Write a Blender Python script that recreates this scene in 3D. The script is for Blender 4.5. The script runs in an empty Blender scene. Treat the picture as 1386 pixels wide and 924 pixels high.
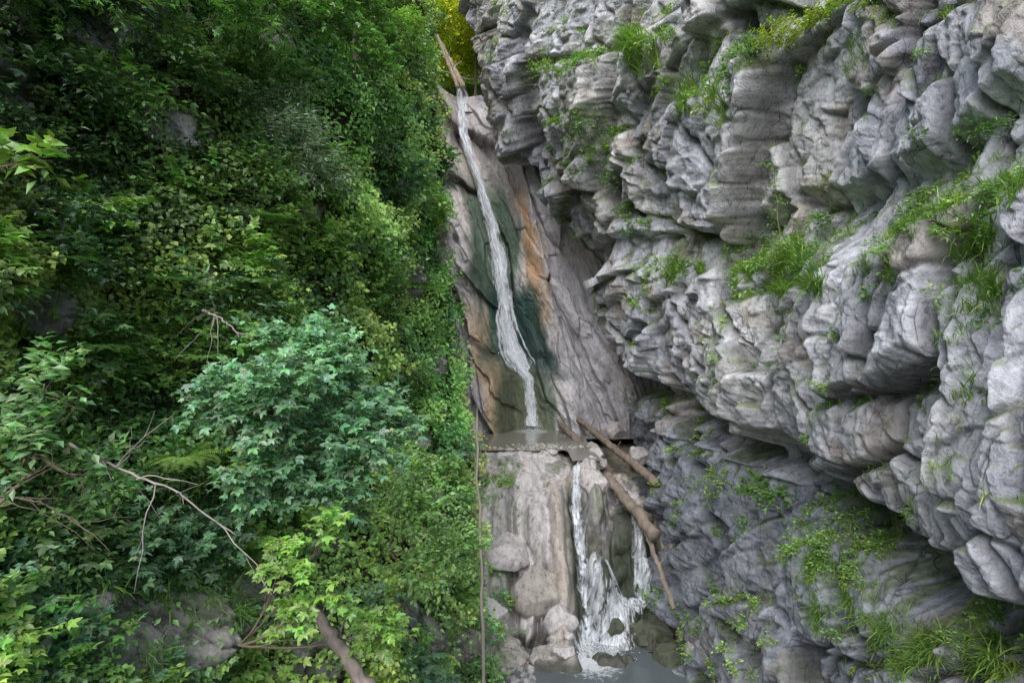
import bpy, bmesh, numpy as np, math
from mathutils import Vector
rng=np.random.default_rng(7)
sc=bpy.context.scene
F=770.0
# ------------------------------------------------------------ noise
def h2(ix,iy,s):
    a=(ix.astype(np.int64)*374761393+iy.astype(np.int64)*668265263+s*2147483647+s*97531)&0xffffffff
    a=((a^(a>>13))*1274126177)&0xffffffff
    a=((a^(a>>16))*2246822519)&0xffffffff
    a=a^(a>>15)
    return (a&0xffffff)/16777216.0
def vn(x,y,s=0):
    ix=np.floor(x);iy=np.floor(y);fx=x-ix;fy=y-iy
    fx=fx*fx*(3-2*fx);fy=fy*fy*(3-2*fy)
    a=h2(ix,iy,s);b=h2(ix+1,iy,s);c=h2(ix,iy+1,s);d=h2(ix+1,iy+1,s)
    return (a*(1-fx)+b*fx)*(1-fy)+(c*(1-fx)+d*fx)*fy
def fbm(x,y,s=0,o=4):
    r=0;a=.5;t=0
    for i in range(o):
        r=r+a*vn(x*2**i*.97+y*2**i*.24+i*17.3,y*2**i*.97-x*2**i*.24+i*9.1,s+i);t+=a;a*=.5
    return r/t
def ss(a,b,x):
    t=np.clip((x-a)/(b-a),0,1);return t*t*(3-2*t)
def vor(x,y,s):
    ix=np.floor(x);iy=np.floor(y)
    f1=np.full(x.shape,9.);f2=f1.copy();cx=np.zeros(x.shape);cy=cx.copy();dx1=cx.copy();dy1=cx.copy()
    for i in(-1,0,1):
        for j in(-1,0,1):
            gx=ix+i;gy=iy+j
            dx=x-(gx+.05+.9*h2(gx,gy,s));dy=y-(gy+.05+.9*h2(gx,gy,s+1))
            d=np.sqrt(dx*dx+dy*dy)
            n=d<f1
            f2=np.where(n,f1,np.minimum(f2,d))
            f1=np.where(n,d,f1);cx=np.where(n,gx,cx);cy=np.where(n,gy,cy)
            dx1=np.where(n,dx,dx1);dy1=np.where(n,dy,dy1)
    return f1,f2,cx,cy,dx1,dy1
def blocks(x,y,s,tilt=1.3,cw=.12,rnd=.0,ty=None):
    f1,f2,cx,cy,dx,dy=vor(x,y,s)
    if ty is None:ty=tilt
    a=h2(cx,cy,s+5)-.5;b=h2(cx,cy,s+6)-.5;c=h2(cx,cy,s+7)-.5
    e=f2-f1
    cr=1-np.clip(e/cw,0,1)
    return a+tilt*b*dx+ty*c*dy+rnd*(ss(0,.5,e)-.5),cr,h2(cx,cy,s+8)
def nrm(v):return v/np.maximum(np.linalg.norm(v,axis=-1,keepdims=True),1e-9)
def soft(a,n):
    # weathered edges: spreads each joint step over several grid cells
    if a.ndim<2:return a
    a=a.copy()
    for _ in range(n):
        a[1:-1]=(a[:-2]+a[1:-1]*2+a[2:])/4;a[:,1:-1]=(a[:,:-2]+a[:,1:-1]*2+a[:,2:])/4
    return a
# ------------------------------------------------------------ surfaces (metres; viewpoint is the datum, z=0)
def right_base(Y,Z):
    base=np.interp(Y,[0,3,6,12,20,26,40],[6.5,6.5,6.4,6.3,6.1,6.3,6.3])
    L=np.interp(Z,[-1,0,3.1,7.4,13,20],[0,.1,1.3,4.3,7.5,9.3])
    X=base-L*ss(9,28,Y)
    X=X+1.6*np.maximum(0,Y-26.5)**1.4
    return np.stack([X,Y+.40*np.maximum(Z,0)*ss(8,26,Y),Z],-1)
def right_disp(Y,Z):
    w=(fbm(Y*.35,Z*0,3,2)-.5)
    bl=ss(-.8,.8,Z)
    of=np.interp(Y,[5,6.2,8.7,11,14,23],[.85,.7,.4,.1,-.1,-.8])*(1-bl)+np.interp(Y,[9,14,23],[0,-.3,-1.7])*bl
    Zw=Z+of+.8*w+.7*(fbm(Y*.9,Z*.9,4,3)-.5)
    zs=[-14,-7,-4.0,-3.5,-3.2,-2.95,-2.6,-2.2,-1.0,.6,1.35,1.75,2.2,2.6,3.0,4.5,6.1,6.5,7.0,7.5,9.0,9.5,10,14,22]
    ps=[.75,.7,.65,.4,-.2,-.7,-.55,.75,1.15,1.0,.85,.25,.0,-.25,.25,.2,.3,.0,-.15,.15,.3,.0,-.1,.1,.3]
    p=np.interp(Zw,zs,ps)
    p=p+np.where(Z<-3.3,-.3*ss(9,14,Y),0)
    U=8*np.log(Y+1.5)
    wx=.6*(fbm(U*.35,Z*.3,11,3)-.5);wz=.9*(fbm(U*.35,Z*.3,12,3)-.5)
    u=U+.16*Z+wx;v=Z-.10*Y+wz
    k=.75+Y/26
    b0,c0,_=blocks(u*.40,v*.20,20,2.3,.06,.0,.8)
    b1,c1,t1=blocks(u*.98,v*.32,30,2.2,.07,.0,.7)
    u2=u+.12*(fbm(U*2,Z*2,14,3)-.5);v2=v+.18*(fbm(U*2,Z*2,15,3)-.5)
    b2,c2,t2=blocks(u2*2.1+.3*v2,v2*.70,40,2.2,.08,.0,1.1)
    b4,c4,_=blocks(u2*3.8-.6*v2,v2*1.6+.3*u2,45,2.0,.09,.0,1.4)
    b3,c3,t3=blocks(u2*8+v2*1.5,v2*4.5-u2,50,1.7,.12)
    f=fbm(U*5,Z*5,60,4)-.5;f2=fbm(U*1.3,Z*.9,62,3)-.5
    big=.62*b0-.26*c0+.48*b1-.30*c1;mf=ss(9,13,Y)
    big=soft(big,2)*(1-mf)+soft(big,6)*mf
    d=big+soft(.20*b2-.12*c2+.09*b4-.04*c4,2)+soft(.035*b3-.012*c3,1)+.08*f+.1*f2
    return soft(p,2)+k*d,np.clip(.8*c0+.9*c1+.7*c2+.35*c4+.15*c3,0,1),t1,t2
def left_x(Y,Z,full=False):
    Y=np.asarray(Y,float);Z=np.asarray(Z,float)
    base=np.interp(Y,[0,2,5,8,12,20,25,28,34,40],[-6.8,-6,-4.7,-3.75,-3.1,-2.55,-2.5,-3.0,-4.2,-5])
    near=1-ss(9,18,Y)
    lean=np.interp(Z,[-12,-4,0,1.5,3,20],[2.5,.9,0,-.1,-.5,-5.5])*near+np.interp(Z,[-12,-4.5,0,6,14,22],[2.2,.6,0,-.6,-1.7,-3.8])*(1-near)
    X=base+lean
    n=fbm(Y*.45,Z*.45,70,4)-.5
    n2=fbm(Y*1.7,Z*1.7,71,3)-.5
    led=np.sin((Z+1.2*n*2+.1*Y)*2.1)
    b1,c1,_=blocks(Y*.9+n,Z*1.3+n2,73,1.3,.1)
    b2,c2,_=blocks(Y*3+n,Z*4+n2,77,1.3,.12)
    amp=ss(34,16,Y)*.7+.3
    X=X+amp*(1.9*n+.45*n2+.16*led)+.25*b1-.1*c1+.08*b2-.04*c2+.07*(fbm(Y*7,Z*7,79,3)-.5)
    if full:return X,np.clip(c1*.8+c2*.5,0,1)
    return X
def wall_pt(px,py):
    dx=(px-693)/F;dz=(462-py)/F
    Y=(31+.18*4.4)/(1-.18*dz)
    return dx*Y,dz*Y,Y
WP=[(622,108),(625,140),(627,180),(634,205),(645,232),(656,265),(668,305),(676,350),(680,395),(685,440),(694,475),(704,496),(714,512),(716,530),(719,572)]
WPw=np.array([wall_pt(*p) for p in WP])
WW=np.array([.5,.75,.8,.8,.7,1.0,1.35,1.5,1.6,2.3,2.6,1.8,.8,1.0,1.8])
def pathx(Z):return np.interp(Z,WPw[::-1,1],WPw[::-1,0])
def back_macro(X,Z):
    Y=31+.18*(Z+4.4)
    d=X-pathx(Z)
    Y=Y-1.4*ss(1.1,2.6,d)-1.0*ss(3.0,5.5,d)-1.0*ss(-.9,-1.8,d)+.5*np.exp(-(d/.9)**2)
    Y=Y-1.0*ss(-.9,-1.7,Z)*np.exp(-(d/2.2)**2)
    return Y
def back_y(X,Z,full=False):
    d=X-pathx(Z);near=np.exp(-(d/1.2)**2)
    Y=back_macro(X,Z)
    wx=.8*(fbm(X*.5,Z*.4,80,4)-.5)
    q1=.9*X+.42*Z+wx;q2=-.45*X+.88*Z+3*wx
    b0,c0,t0=blocks(q1*.45,q2*.10,81,2.0,.035)
    b1,c1,t1=blocks(q1*1.1,q2*.18,85,1.6,.05)
    b2,c2,t2=blocks(q1*2.6,q2*.6,91,1.5,.08)
    f=fbm(q1*2.0,q2*.6,95,5)-.5
    k=1-.7*near
    dd=k*(soft(2.3*b0-.35*c0,3)+soft(.6*b1-.08*c1,2))+(.5+.5*k)*(soft(.16*b2-.03*c2,1)+.6*f)
    Y=Y-dd
    if full:return Y,np.clip(c0+c1*.5+c2*.12,0,1),t0,t1
    return Y
def bed_macro(X,Y):
    wy=2.2*(fbm(X*.45,Y*.3,99,3)-.5);Ys=Y+wy*ss(24.5,21.5,Y)*ss(17.0,19,Y)
    chan=np.interp(Ys,[0,18.3,18.8,19.5,19.7,20.2,20.4,20.9,21.25,21.6,24,31,36],[-10.5,-10.4,-9.6,-9.2,-8.3,-7.9,-7.0,-6.6,-5.6,-4.95,-5.0,-5.0,-5])
    dome=np.interp(Ys,[0,16.9,17.6,18.6,19.1,19.8,20.3,21.0,22.0,23.0,24.0,24.8,25.4,31,36],[-10.5,-10.3,-9.5,-8.9,-8.1,-7.5,-6.6,-5.9,-5.3,-4.95,-4.68,-4.75,-4.97,-5.0,-5])
    tro=np.interp(Y,[0,18.3,19,19.6,20.4,21.2,22.5,24,26.5,29,36],[-10.5,-10.4,-9.4,-8.5,-7.5,-6.9,-6.4,-5.9,-5.2,-5,-5])
    wob=.9*(fbm(X*.7,Y*.7,100,4)-.5)
    m=ss(2.45,1.75,X+wob*.9)
    z=chan*(1-m)+dome*m
    z=z+1.0*np.exp(-((X-3.15)/.42)**2-((Y-21.25)/.5)**2)+1.2*np.exp(-((X-3.2)/.5)**2-((Y-19.6)/.45)**2)
    m2=ss(3.3,3.9,X+.4*wob);z=z*(1-m2)+np.minimum(z,tro)*m2
    return z+1.6*ss(5.0,6.4,X)*ss(23.5,19,Y)
# ------------------------------------------------------------ mesh helpers
def grid_obj(name,P,mat,col=None,smooth=True,flip=False,extra=None,keep=None):
    n,m,_=P.shape
    idx=np.arange(n*m).reshape(n,m)
    q=np.stack([idx[:-1,:-1],idx[1:,:-1],idx[1:,1:],idx[:-1,1:]],-1)
    if keep is not None:q=q[keep]
    q=q.reshape(-1,4)
    if flip:q=q[:,::-1]
    me=bpy.data.meshes.new(name)
    me.vertices.add(n*m);me.vertices.foreach_set('co',P.reshape(-1).astype(np.float32))
    me.loops.add(q.size);me.loops.foreach_set('vertex_index',q.reshape(-1).astype(np.int32))
    me.polygons.add(len(q));me.polygons.foreach_set('loop_start',np.arange(0,q.size,4,dtype=np.int32))
    me.polygons.foreach_set('use_smooth',np.full(len(q),smooth))
    me.update(calc_edges=True)
    if col is not None:
        a=me.color_attributes.new('col','FLOAT_COLOR','POINT')
        c=np.ones((n*m,4),np.float32);c[:,:3]=np.clip(col.reshape(-1,3),0,1);a.data.foreach_set('color',c.reshape(-1))
    if extra is not None:
        a=me.attributes.new('flow','FLOAT_VECTOR','POINT');a.data.foreach_set('vector',extra.reshape(-1).astype(np.float32))
    me.materials.append(mat);o=bpy.data.objects.new(name,me);sc.collection.objects.link(o);return o
def tmpl_simple(w=.27):
    return np.array([[0,0,0],[-w,.42,.07],[w,.42,.07],[0,.45,0],[0,1,-.12]]),np.array([[0,3,1],[0,2,3],[1,3,4],[3,2,4]])
def tmpl_maple():
    h=[(.1,-.06),(.36,-.04),(.27,.17),(.42,.22),(.58,.5),(.36,.46),(.2,.5),(.2,.7)]
    p=[(0,.0)]+h+[(0,1.0)]+[(-x,y) for x,y in h[::-1]]
    z=[0]+[.02,-.06,.03,.02,-.12,.02,.03,-.02]+[-.12]+[.02,-.06,.03,.02,-.12,.02,.03,-.02][::-1]
    v=[(0,.3,0)]+[(a,b,c) for (a,b),c in zip(p,z)]
    n=len(p);f=[(0,1+i,1+(i+1)%n) for i in range(n)]
    return np.array(v),np.array(f)
def tmpl_blade(w=.022):
    v=np.array([[-w,0,0],[w,0,0],[-w*.9,.4,.0],[w*.9,.4,.0],[-w*.6,.75,-.14],[w*.6,.75,-.14],[0,1,-.38]])
    return v,np.array([[0,1,3],[0,3,2],[2,3,5],[2,5,4],[4,5,6]])
def tmpl_twig(w=.012):
    v=np.array([[-w,0,0],[w,0,0],[0,1,0],[0,0,-w],[0,0,w],[0,1,.0]])
    return v,np.array([[0,1,2],[3,4,5]])
T={'s':tmpl_simple(),'n':tmpl_simple(.13),'r':tmpl_simple(.42),'m':tmpl_maple(),'b':tmpl_blade(),'t':tmpl_twig()}
class Fol:
    def __init__(s):s.V=[];s.Fc=[];s.C=[];s.n=0
    def add(s,t,pos,ax,no,size,col):
        v,f=T[t];N=len(pos)
        if N==0:return
        ax=nrm(ax);side=nrm(np.cross(ax,no));no=np.cross(side,ax)
        size=np.broadcast_to(size,(N,))[:,None,None]
        P=pos[:,None,:]+size*(v[None,:,0:1]*side[:,None,:]+v[None,:,1:2]*ax[:,None,:]+v[None,:,2:3]*no[:,None,:])
        k=len(v)
        s.V.append(P.reshape(-1,3));s.Fc.append((f[None]+(np.arange(N)*k)[:,None,None]+s.n).reshape(-1,3))
        s.C.append(np.repeat(np.broadcast_to(col,(N,3)),k,0));s.n+=N*k
    def tube(s,pts,rad,col,sides=7,rough=.12):
        pts=np.array(pts,float);n=len(pts);rad=np.array(rad,float)
        tg=nrm(np.gradient(pts,axis=0));up=np.array([.3,.2,1.0]) if abs(tg[0,2])<.9 else np.array([1.,.2,0])
        a=nrm(np.cross(tg,up));b=np.cross(tg,a)
        th=np.arange(sides)/sides*2*np.pi
        rr=rad[:,None]*(1+rough*rng.normal(size=(n,sides)))
        P=pts[:,None,:]+rr[...,None]*(np.cos(th)[None,:,None]*a[:,None,:]+np.sin(th)[None,:,None]*b[:,None,:])
        i=np.arange(n-1)[:,None]*sides;j=np.arange(sides)[None];j2=(j+1)%sides
        q1=np.stack([i+j,i+j2,i+sides+j2],-1).reshape(-1,3);q2=np.stack([i+j,i+sides+j2,i+sides+j],-1).reshape(-1,3)
        caps=[]
        for e in (0,n-1):
            for k in range(1,sides-1):caps.append((e*sides,e*sides+k,e*sides+k+1))
        s.V.append(P.reshape(-1,3));s.Fc.append(np.concatenate([q1,q2,np.array(caps)])+s.n)
        s.C.append(np.broadcast_to(np.array(col,float),(n*sides,3))*(.7+.6*rng.random((n*sides,1))));s.n+=n*sides
    def build(s,name,mat,smooth=False):
        V=np.concatenate(s.V);Fc=np.concatenate(s.Fc);C=np.concatenate(s.C)
        me=bpy.data.meshes.new(name)
        me.vertices.add(len(V));me.vertices.foreach_set('co',V.reshape(-1).astype(np.float32))
        me.loops.add(Fc.size);me.loops.foreach_set('vertex_index',Fc.reshape(-1).astype(np.int32))
        me.polygons.add(len(Fc));me.polygons.foreach_set('loop_start',np.arange(0,Fc.size,3,dtype=np.int32))
        me.polygons.foreach_set('use_smooth',np.full(len(Fc),smooth))
        me.update(calc_edges=True)
        a=me.color_attributes.new('col','FLOAT_COLOR','POINT')
        c=np.ones((len(V),4),np.float32);c[:,:3]=np.clip(C,0,.85);a.data.foreach_set('color',c.reshape(-1))
        me.materials.append(mat);o=bpy.data.objects.new(name,me);sc.collection.objects.link(o);return o
# ------------------------------------------------------------ materials
def newmat(name):
    m=bpy.data.materials.new(name);m.use_nodes=True;nt=m.node_tree;nt.nodes.clear()
    return m,nt,nt.nodes,nt.links
def rock_mat(name,scale=1.,bump=.5,rough=None,contrast=1.,rot=(.25,.1,.2),cracks=0):
    m,nt,N,L=newmat(name)
    out=N.new('ShaderNodeOutputMaterial')
    if rough is None:
        b=N.new('ShaderNodeBsdfDiffuse');cin=b.inputs['Color']
    else:
        b=N.new('ShaderNodeBsdfPrincipled');b.inputs['Roughness'].default_value=rough;cin=b.inputs['Base Color']
    L.new(b.outputs[0],out.inputs[0])
    at=N.new('ShaderNodeAttribute');at.attribute_name='col'
    tc=N.new('ShaderNodeTexCoord')
    mp=N.new('ShaderNodeMapping');mp.inputs['Scale'].default_value=(1,1,.6);mp.inputs['Rotation'].default_value=rot;L.new(tc.outputs['Object'],mp.inputs[0])
    n1=N.new('ShaderNodeTexNoise');n1.inputs['Scale'].default_value=5*scale;n1.inputs['Detail'].default_value=7;n1.inputs['Roughness'].default_value=.8
    L.new(mp.outputs[0],n1.inputs['Vector'])
    r1=N.new('ShaderNodeValToRGB');e=r1.color_ramp.elements;e[0].position=.34;e[0].color=(.30,.30,.33,1)
    e[1].position=.66;e[1].color=(1.38,1.38,1.38,1);q=e.new(.46);q.color=(.92,.92,.94,1)
    L.new(n1.outputs[0],r1.inputs[0])
    mx=N.new('ShaderNodeMix');mx.data_type='RGBA';mx.blend_type='MULTIPLY';mx.inputs[0].default_value=contrast
    L.new(at.outputs['Color'],mx.inputs[6]);L.new(r1.outputs[0],mx.inputs[7])
    colout=mx.outputs[2];hgt=n1.outputs[0]
    if cracks:
        # hairline fractures, mostly upright, warped and fading in and out
        wn=N.new('ShaderNodeTexNoise');wn.inputs['Scale'].default_value=1.8;wn.inputs['Detail'].default_value=3;L.new(mp.outputs[0],wn.inputs['Vector'])
        ad=N.new('ShaderNodeVectorMath');ad.operation='MULTIPLY_ADD';ad.inputs[1].default_value=(.35,.35,.35);L.new(wn.outputs['Color'],ad.inputs[0])
        m2=N.new('ShaderNodeMapping');m2.inputs['Scale'].default_value=(1.,1.,.34);L.new(tc.outputs['Object'],m2.inputs[0]);L.new(m2.outputs[0],ad.inputs[2])
        v=N.new('ShaderNodeTexVoronoi');v.feature='DISTANCE_TO_EDGE';v.inputs['Scale'].default_value=cracks;L.new(ad.outputs[0],v.inputs['Vector'])
        r2=N.new('ShaderNodeValToRGB');r2.color_ramp.elements[0].position=.0;r2.color_ramp.elements[0].color=(.30,.29,.29,1);r2.color_ramp.elements[1].position=.025;r2.color_ramp.elements[1].color=(1,1,1,1)
        L.new(v.outputs['Distance'],r2.inputs[0])
        fr=N.new('ShaderNodeMapRange');fr.inputs[1].default_value=.45;fr.inputs[2].default_value=.6;L.new(wn.outputs[0],fr.inputs[0])
        m3=N.new('ShaderNodeMix');m3.data_type='RGBA';m3.blend_type='MULTIPLY';L.new(fr.outputs[0],m3.inputs[0])
        L.new(colout,m3.inputs[6]);L.new(r2.outputs[0],m3.inputs[7]);colout=m3.outputs[2]
    L.new(colout,cin)
    b2=N.new('ShaderNodeBump');b2.inputs['Strength'].default_value=bump;b2.inputs['Distance'].default_value=.16;L.new(hgt,b2.inputs['Height'])
    L.new(b2.outputs[0],b.inputs['Normal'])
    return m
def leaf_mat(name,tr=.3,gl=.06):
    m,nt,N,L=newmat(name)
    out=N.new('ShaderNodeOutputMaterial');b=N.new('ShaderNodeBsdfDiffuse')
    at=N.new('ShaderNodeAttribute');at.attribute_name='col'
    L.new(at.outputs['Color'],b.inputs[0]);last=b
    if tr>0:
        t=N.new('ShaderNodeBsdfTranslucent');hs=N.new('ShaderNodeMix');hs.data_type='RGBA';hs.blend_type='MULTIPLY';hs.inputs[0].default_value=1
        hs.inputs[7].default_value=(1.3,1.45,.7,1);L.new(at.outputs['Color'],hs.inputs[6]);L.new(hs.outputs[2],t.inputs[0])
        ms=N.new('ShaderNodeMixShader');ms.inputs[0].default_value=tr;L.new(b.outputs[0],ms.inputs[1]);L.new(t.outputs[0],ms.inputs[2]);last=ms
    if gl>0:
        g=N.new('ShaderNodeBsdfGlossy');g.inputs['Roughness'].default_value=.45;g.inputs['Color'].default_value=(.9,.95,1,1)
        m2=N.new('ShaderNodeMixShader');m2.inputs[0].default_value=gl;L.new(last.outputs[0],m2.inputs[1]);L.new(g.outputs[0],m2.inputs[2]);last=m2
    L.new(last.outputs[0],out.inputs[0])
    return m
M_rock=rock_mat('limestone',1.1,.7,contrast=.85,cracks=2.4);M_slab=rock_mat('slab_limestone',.7,.35,.6,.8);M_soil=rock_mat('slope_soil',1.5,.7)
M_wet=rock_mat('wet_stream_rock',1.,.6,.5)
M_leaf=leaf_mat('leaf');M_grass=leaf_mat('grass_blade',.25,.04);M_bark=leaf_mat('bark',0,0);M_cover=leaf_mat('cover_leaf',.15,.05)
def foam_mat():
    m,nt,N,L=newmat('falling_water')
    out=N.new('ShaderNodeOutputMaterial');b=N.new('ShaderNodeBsdfPrincipled');b.inputs['Base Color'].default_value=(.80,.85,.92,1);b.inputs['Roughness'].default_value=.35
    tr=N.new('ShaderNodeBsdfTransparent');ms=N.new('ShaderNodeMixShader')
    at=N.new('ShaderNodeAttribute');at.attribute_name='flow'
    mp=N.new('ShaderNodeMapping');mp.inputs['Scale'].default_value=(9,1.1,3);L.new(at.outputs['Vector'],mp.inputs[0])
    n=N.new('ShaderNodeTexNoise');n.inputs['Scale'].default_value=1.3;n.inputs['Detail'].default_value=6;n.inputs['Roughness'].default_value=.7;n.inputs['Distortion'].default_value=.5
    L.new(mp.outputs[0],n.inputs['Vector'])
    sp=N.new('ShaderNodeSeparateXYZ');L.new(at.outputs['Vector'],sp.inputs[0])
    a=N.new('ShaderNodeMath');a.operation='ADD';L.new(n.outputs[0],a.inputs[0]);L.new(sp.outputs['Z'],a.inputs[1])
    r=N.new('ShaderNodeValToRGB');r.color_ramp.elements[0].position=.48;r.color_ramp.elements[0].color=(0,0,0,1);r.color_ramp.elements[1].position=.71;r.color_ramp.elements[1].color=(.95,.95,.95,1)
    L.new(a.outputs[0],r.inputs[0]);L.new(r.outputs[0],ms.inputs[0]);L.new(tr.outputs[0],ms.inputs[1]);L.new(b.outputs[0],ms.inputs[2])
    L.new(ms.outputs[0],out.inputs[0]);return m
M_foam=foam_mat()
M_spray=leaf_mat('spray_drops',0,.1)
def pool_mat(name,colr,cx,cy,fr):
    m,nt,N,L=newmat(name)
    out=N.new('ShaderNodeOutputMaterial');b=N.new('ShaderNodeBsdfPrincipled');b.inputs['Roughness'].default_value=.06
    tc=N.new('ShaderNodeTexCoord');n=N.new('ShaderNodeTexNoise');n.inputs['Scale'].default_value=3;n.inputs['Detail'].default_value=4
    L.new(tc.outputs['Object'],n.inputs['Vector'])
    bp=N.new('ShaderNodeBump');bp.inputs['Strength'].default_value=.25;bp.inputs['Distance'].default_value=.06;L.new(n.outputs[0],bp.inputs['Height']);L.new(bp.outputs[0],b.inputs['Normal'])
    v=N.new('ShaderNodeVectorMath');v.operation='DISTANCE';v.inputs[1].default_value=(cx,cy,0)
    mp=N.new('ShaderNodeMapping');mp.inputs['Scale'].default_value=(1,1,0);L.new(tc.outputs['Object'],mp.inputs[0]);L.new(mp.outputs[0],v.inputs[0])
    mr=N.new('ShaderNodeMapRange');mr.inputs[1].default_value=0;mr.inputs[2].default_value=fr;mr.inputs[3].default_value=.45;mr.inputs[4].default_value=-.35;L.new(v.outputs['Value'],mr.inputs[0])
    n2=N.new('ShaderNodeTexNoise');n2.inputs['Scale'].default_value=7;n2.inputs['Detail'].default_value=6;n2.inputs['Roughness'].default_value=.7;L.new(tc.outputs['Object'],n2.inputs['Vector'])
    a=N.new('ShaderNodeMath');a.operation='ADD';L.new(mr.outputs[0],a.inputs[0]);L.new(n2.outputs[0],a.inputs[1])
    r=N.new('ShaderNodeValToRGB');r.color_ramp.elements[0].position=.5;r.color_ramp.elements[0].color=(*colr,1);r.color_ramp.elements[1].position=.75;r.color_ramp.elements[1].color=(.7,.75,.8,1)
    L.new(a.outputs[0],r.inputs[0]);L.new(r.outputs[0],b.inputs['Base Color']);L.new(b.outputs[0],out.inputs[0]);return m
M_pool_u=pool_mat('upper_pool_water',(.27,.265,.23),1.05,29.3,1.6);M_pool_l=pool_mat('lower_pool_water',(.12,.145,.16),2.5,18.0,2.0)
def mixc(a,b,t):return a*(1-t[...,None])+np.array(b)*t[...,None]
# ------------------------------------------------------------ right cliff
n,mm=980,880
yy=2.2*np.exp(np.linspace(0,math.log(32/2.2),n))
lo=np.maximum(-12.5,-.8*yy-2);hi=np.minimum(23,.8*yy+3)
tt=np.linspace(0,1,mm)
Y=np.repeat(yy[:,None],mm,1);Z=lo[:,None]+(hi-lo)[:,None]*tt[None]
B=right_base(Y,Z)
def gnorm(P):
    a=np.gradient(P,axis=0);b=np.gradient(P,axis=1);N=nrm(np.cross(a,b));return np.where(N[...,0:1]>0,-N,N)
BN=gnorm(B)
dsp,cr,t1,t2=right_disp(Y,Z)
RP=B+BN*dsp[...,None]
c=np.ones(Y.shape+(3,))*np.array([.66,.675,.745])
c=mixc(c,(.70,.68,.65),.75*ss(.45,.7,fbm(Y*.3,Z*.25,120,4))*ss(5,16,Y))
c=c*(.82+.30*t1[...,None])*(.86+.26*t2[...,None])
pt=fbm(Y*.9,Z*.5,121,5);c=mixc(c,(.40,.42,.48),.7*ss(.52,.68,pt))
c=mixc(c,(.82,.82,.85),.5*ss(.55,.7,fbm(Y*1.3,Z*1.1,122,5)))
c=mixc(c,(.50,.42,.33),.5*ss(.6,.72,fbm(Y*1.1,Z*.7,123,4)))
RN=gnorm(RP)
moss=ss(.5,.62,fbm(Y*1.6,Z*1.3,124,4))*ss(.1,.6,RN[...,2])
c=mixc(c,(.20,.26,.09),.7*moss)
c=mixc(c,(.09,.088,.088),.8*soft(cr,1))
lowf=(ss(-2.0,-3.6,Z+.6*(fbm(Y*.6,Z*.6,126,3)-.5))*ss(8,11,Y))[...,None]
c=c*(1-lowf*np.array([.47,.44,.40]))  # shade of the recess below the overhang, put into the rock colour
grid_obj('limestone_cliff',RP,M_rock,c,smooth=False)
Rpx=693+F*RP[...,0]/RP[...,1];Rpy=462-F*RP[...,2]/RP[...,1]
def on_cliff(px,py,r=7):
    m=(np.abs(Rpx-px)<r)&(np.abs(Rpy-py)<r)
    ii=np.argwhere(m)
    if len(ii)==0:return None
    y=RP[m][:,1];k=np.argmin(y);return RP[ii[k][0],ii[k][1]],ii[y<y.min()+1.2]
def sight(px,py,a=2.5,b=34):
    dx=(px-693)/F;dz=(462-py)/F
    Y=np.arange(a,b,.03);X=left_x(Y,dz*Y)
    hit=(dx*Y<X)
    i=np.argmax(hit) if hit.any() else len(Y)-1
    return float(Y[i]),float(dz*Y[i]),float(X[i])
# ------------------------------------------------------------ left slope
n,mm=560,520
yy=2.0*np.exp(np.linspace(0,math.log(36/2.),n))
lo=np.maximum(-12.5,-.8*yy-2);hi=np.minimum(26,.9*yy+4)
tt=np.linspace(0,1,mm)
Y=np.repeat(yy[:,None],mm,1);Z=lo[:,None]+(hi-lo)[:,None]*tt[None]
X,cr=left_x(Y,Z,True)
outc=[(230,860,170,65),(330,800,50,30),(140,830,60,40),(415,292,28,30),(60,425,60,40),(150,45,90,35),(612,330,26,70),(618,200,24,90),(640,470,26,80),(690,760,60,90),(650,700,30,30),(592,490,12,25),(575,600,10,25),(560,250,30,14),(530,830,30,40),(620,870,50,30)]
def rockmask(X,Y,Z):
    px=693+F*X/Y;py=462-F*Z/Y   # bearings from the datum, used to locate the surveyed outcrops on the slope
    m=np.zeros(X.shape)
    for a,b,w,h in outc:
        m=np.maximum(m,1-((px-a)/w)**2-((py-b)/h)**2)
    m=m+.9*(fbm(Y*1.2,Z*1.8,130,4)-.5)
    m=np.maximum(m,ss(.63,.7,fbm(Y*.8,Z*.9,131,4))*ss(4,8,Y))
    m=np.maximum(m,ss(23.5,26,Y)*ss(16,10,Z)*(.4+fbm(Y*.7,Z*.7,132,3)))
    return ss(.15,.45,m)
rm=rockmask(X,Y,Z)
c=np.ones(X.shape+(3,))*np.array([.08,.07,.045])
c=mixc(c,(.065,.11,.035),ss(.4,.6,fbm(Y*2,Z*2,133,3)))
rk=np.ones(X.shape+(3,))*np.array([.62,.58,.54])*(.6+.8*fbm(Y*2,Z*3,134,4))[...,None]
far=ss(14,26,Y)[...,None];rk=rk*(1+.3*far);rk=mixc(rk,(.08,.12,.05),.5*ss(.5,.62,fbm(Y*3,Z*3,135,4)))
c=c*(1-rm[...,None])+rk*rm[...,None];c=mixc(c,(.04,.04,.03),.6*cr)
grid_obj('overgrown_slope',np.stack([X,Y,Z],-1),M_soil,c,flip=True)
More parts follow.
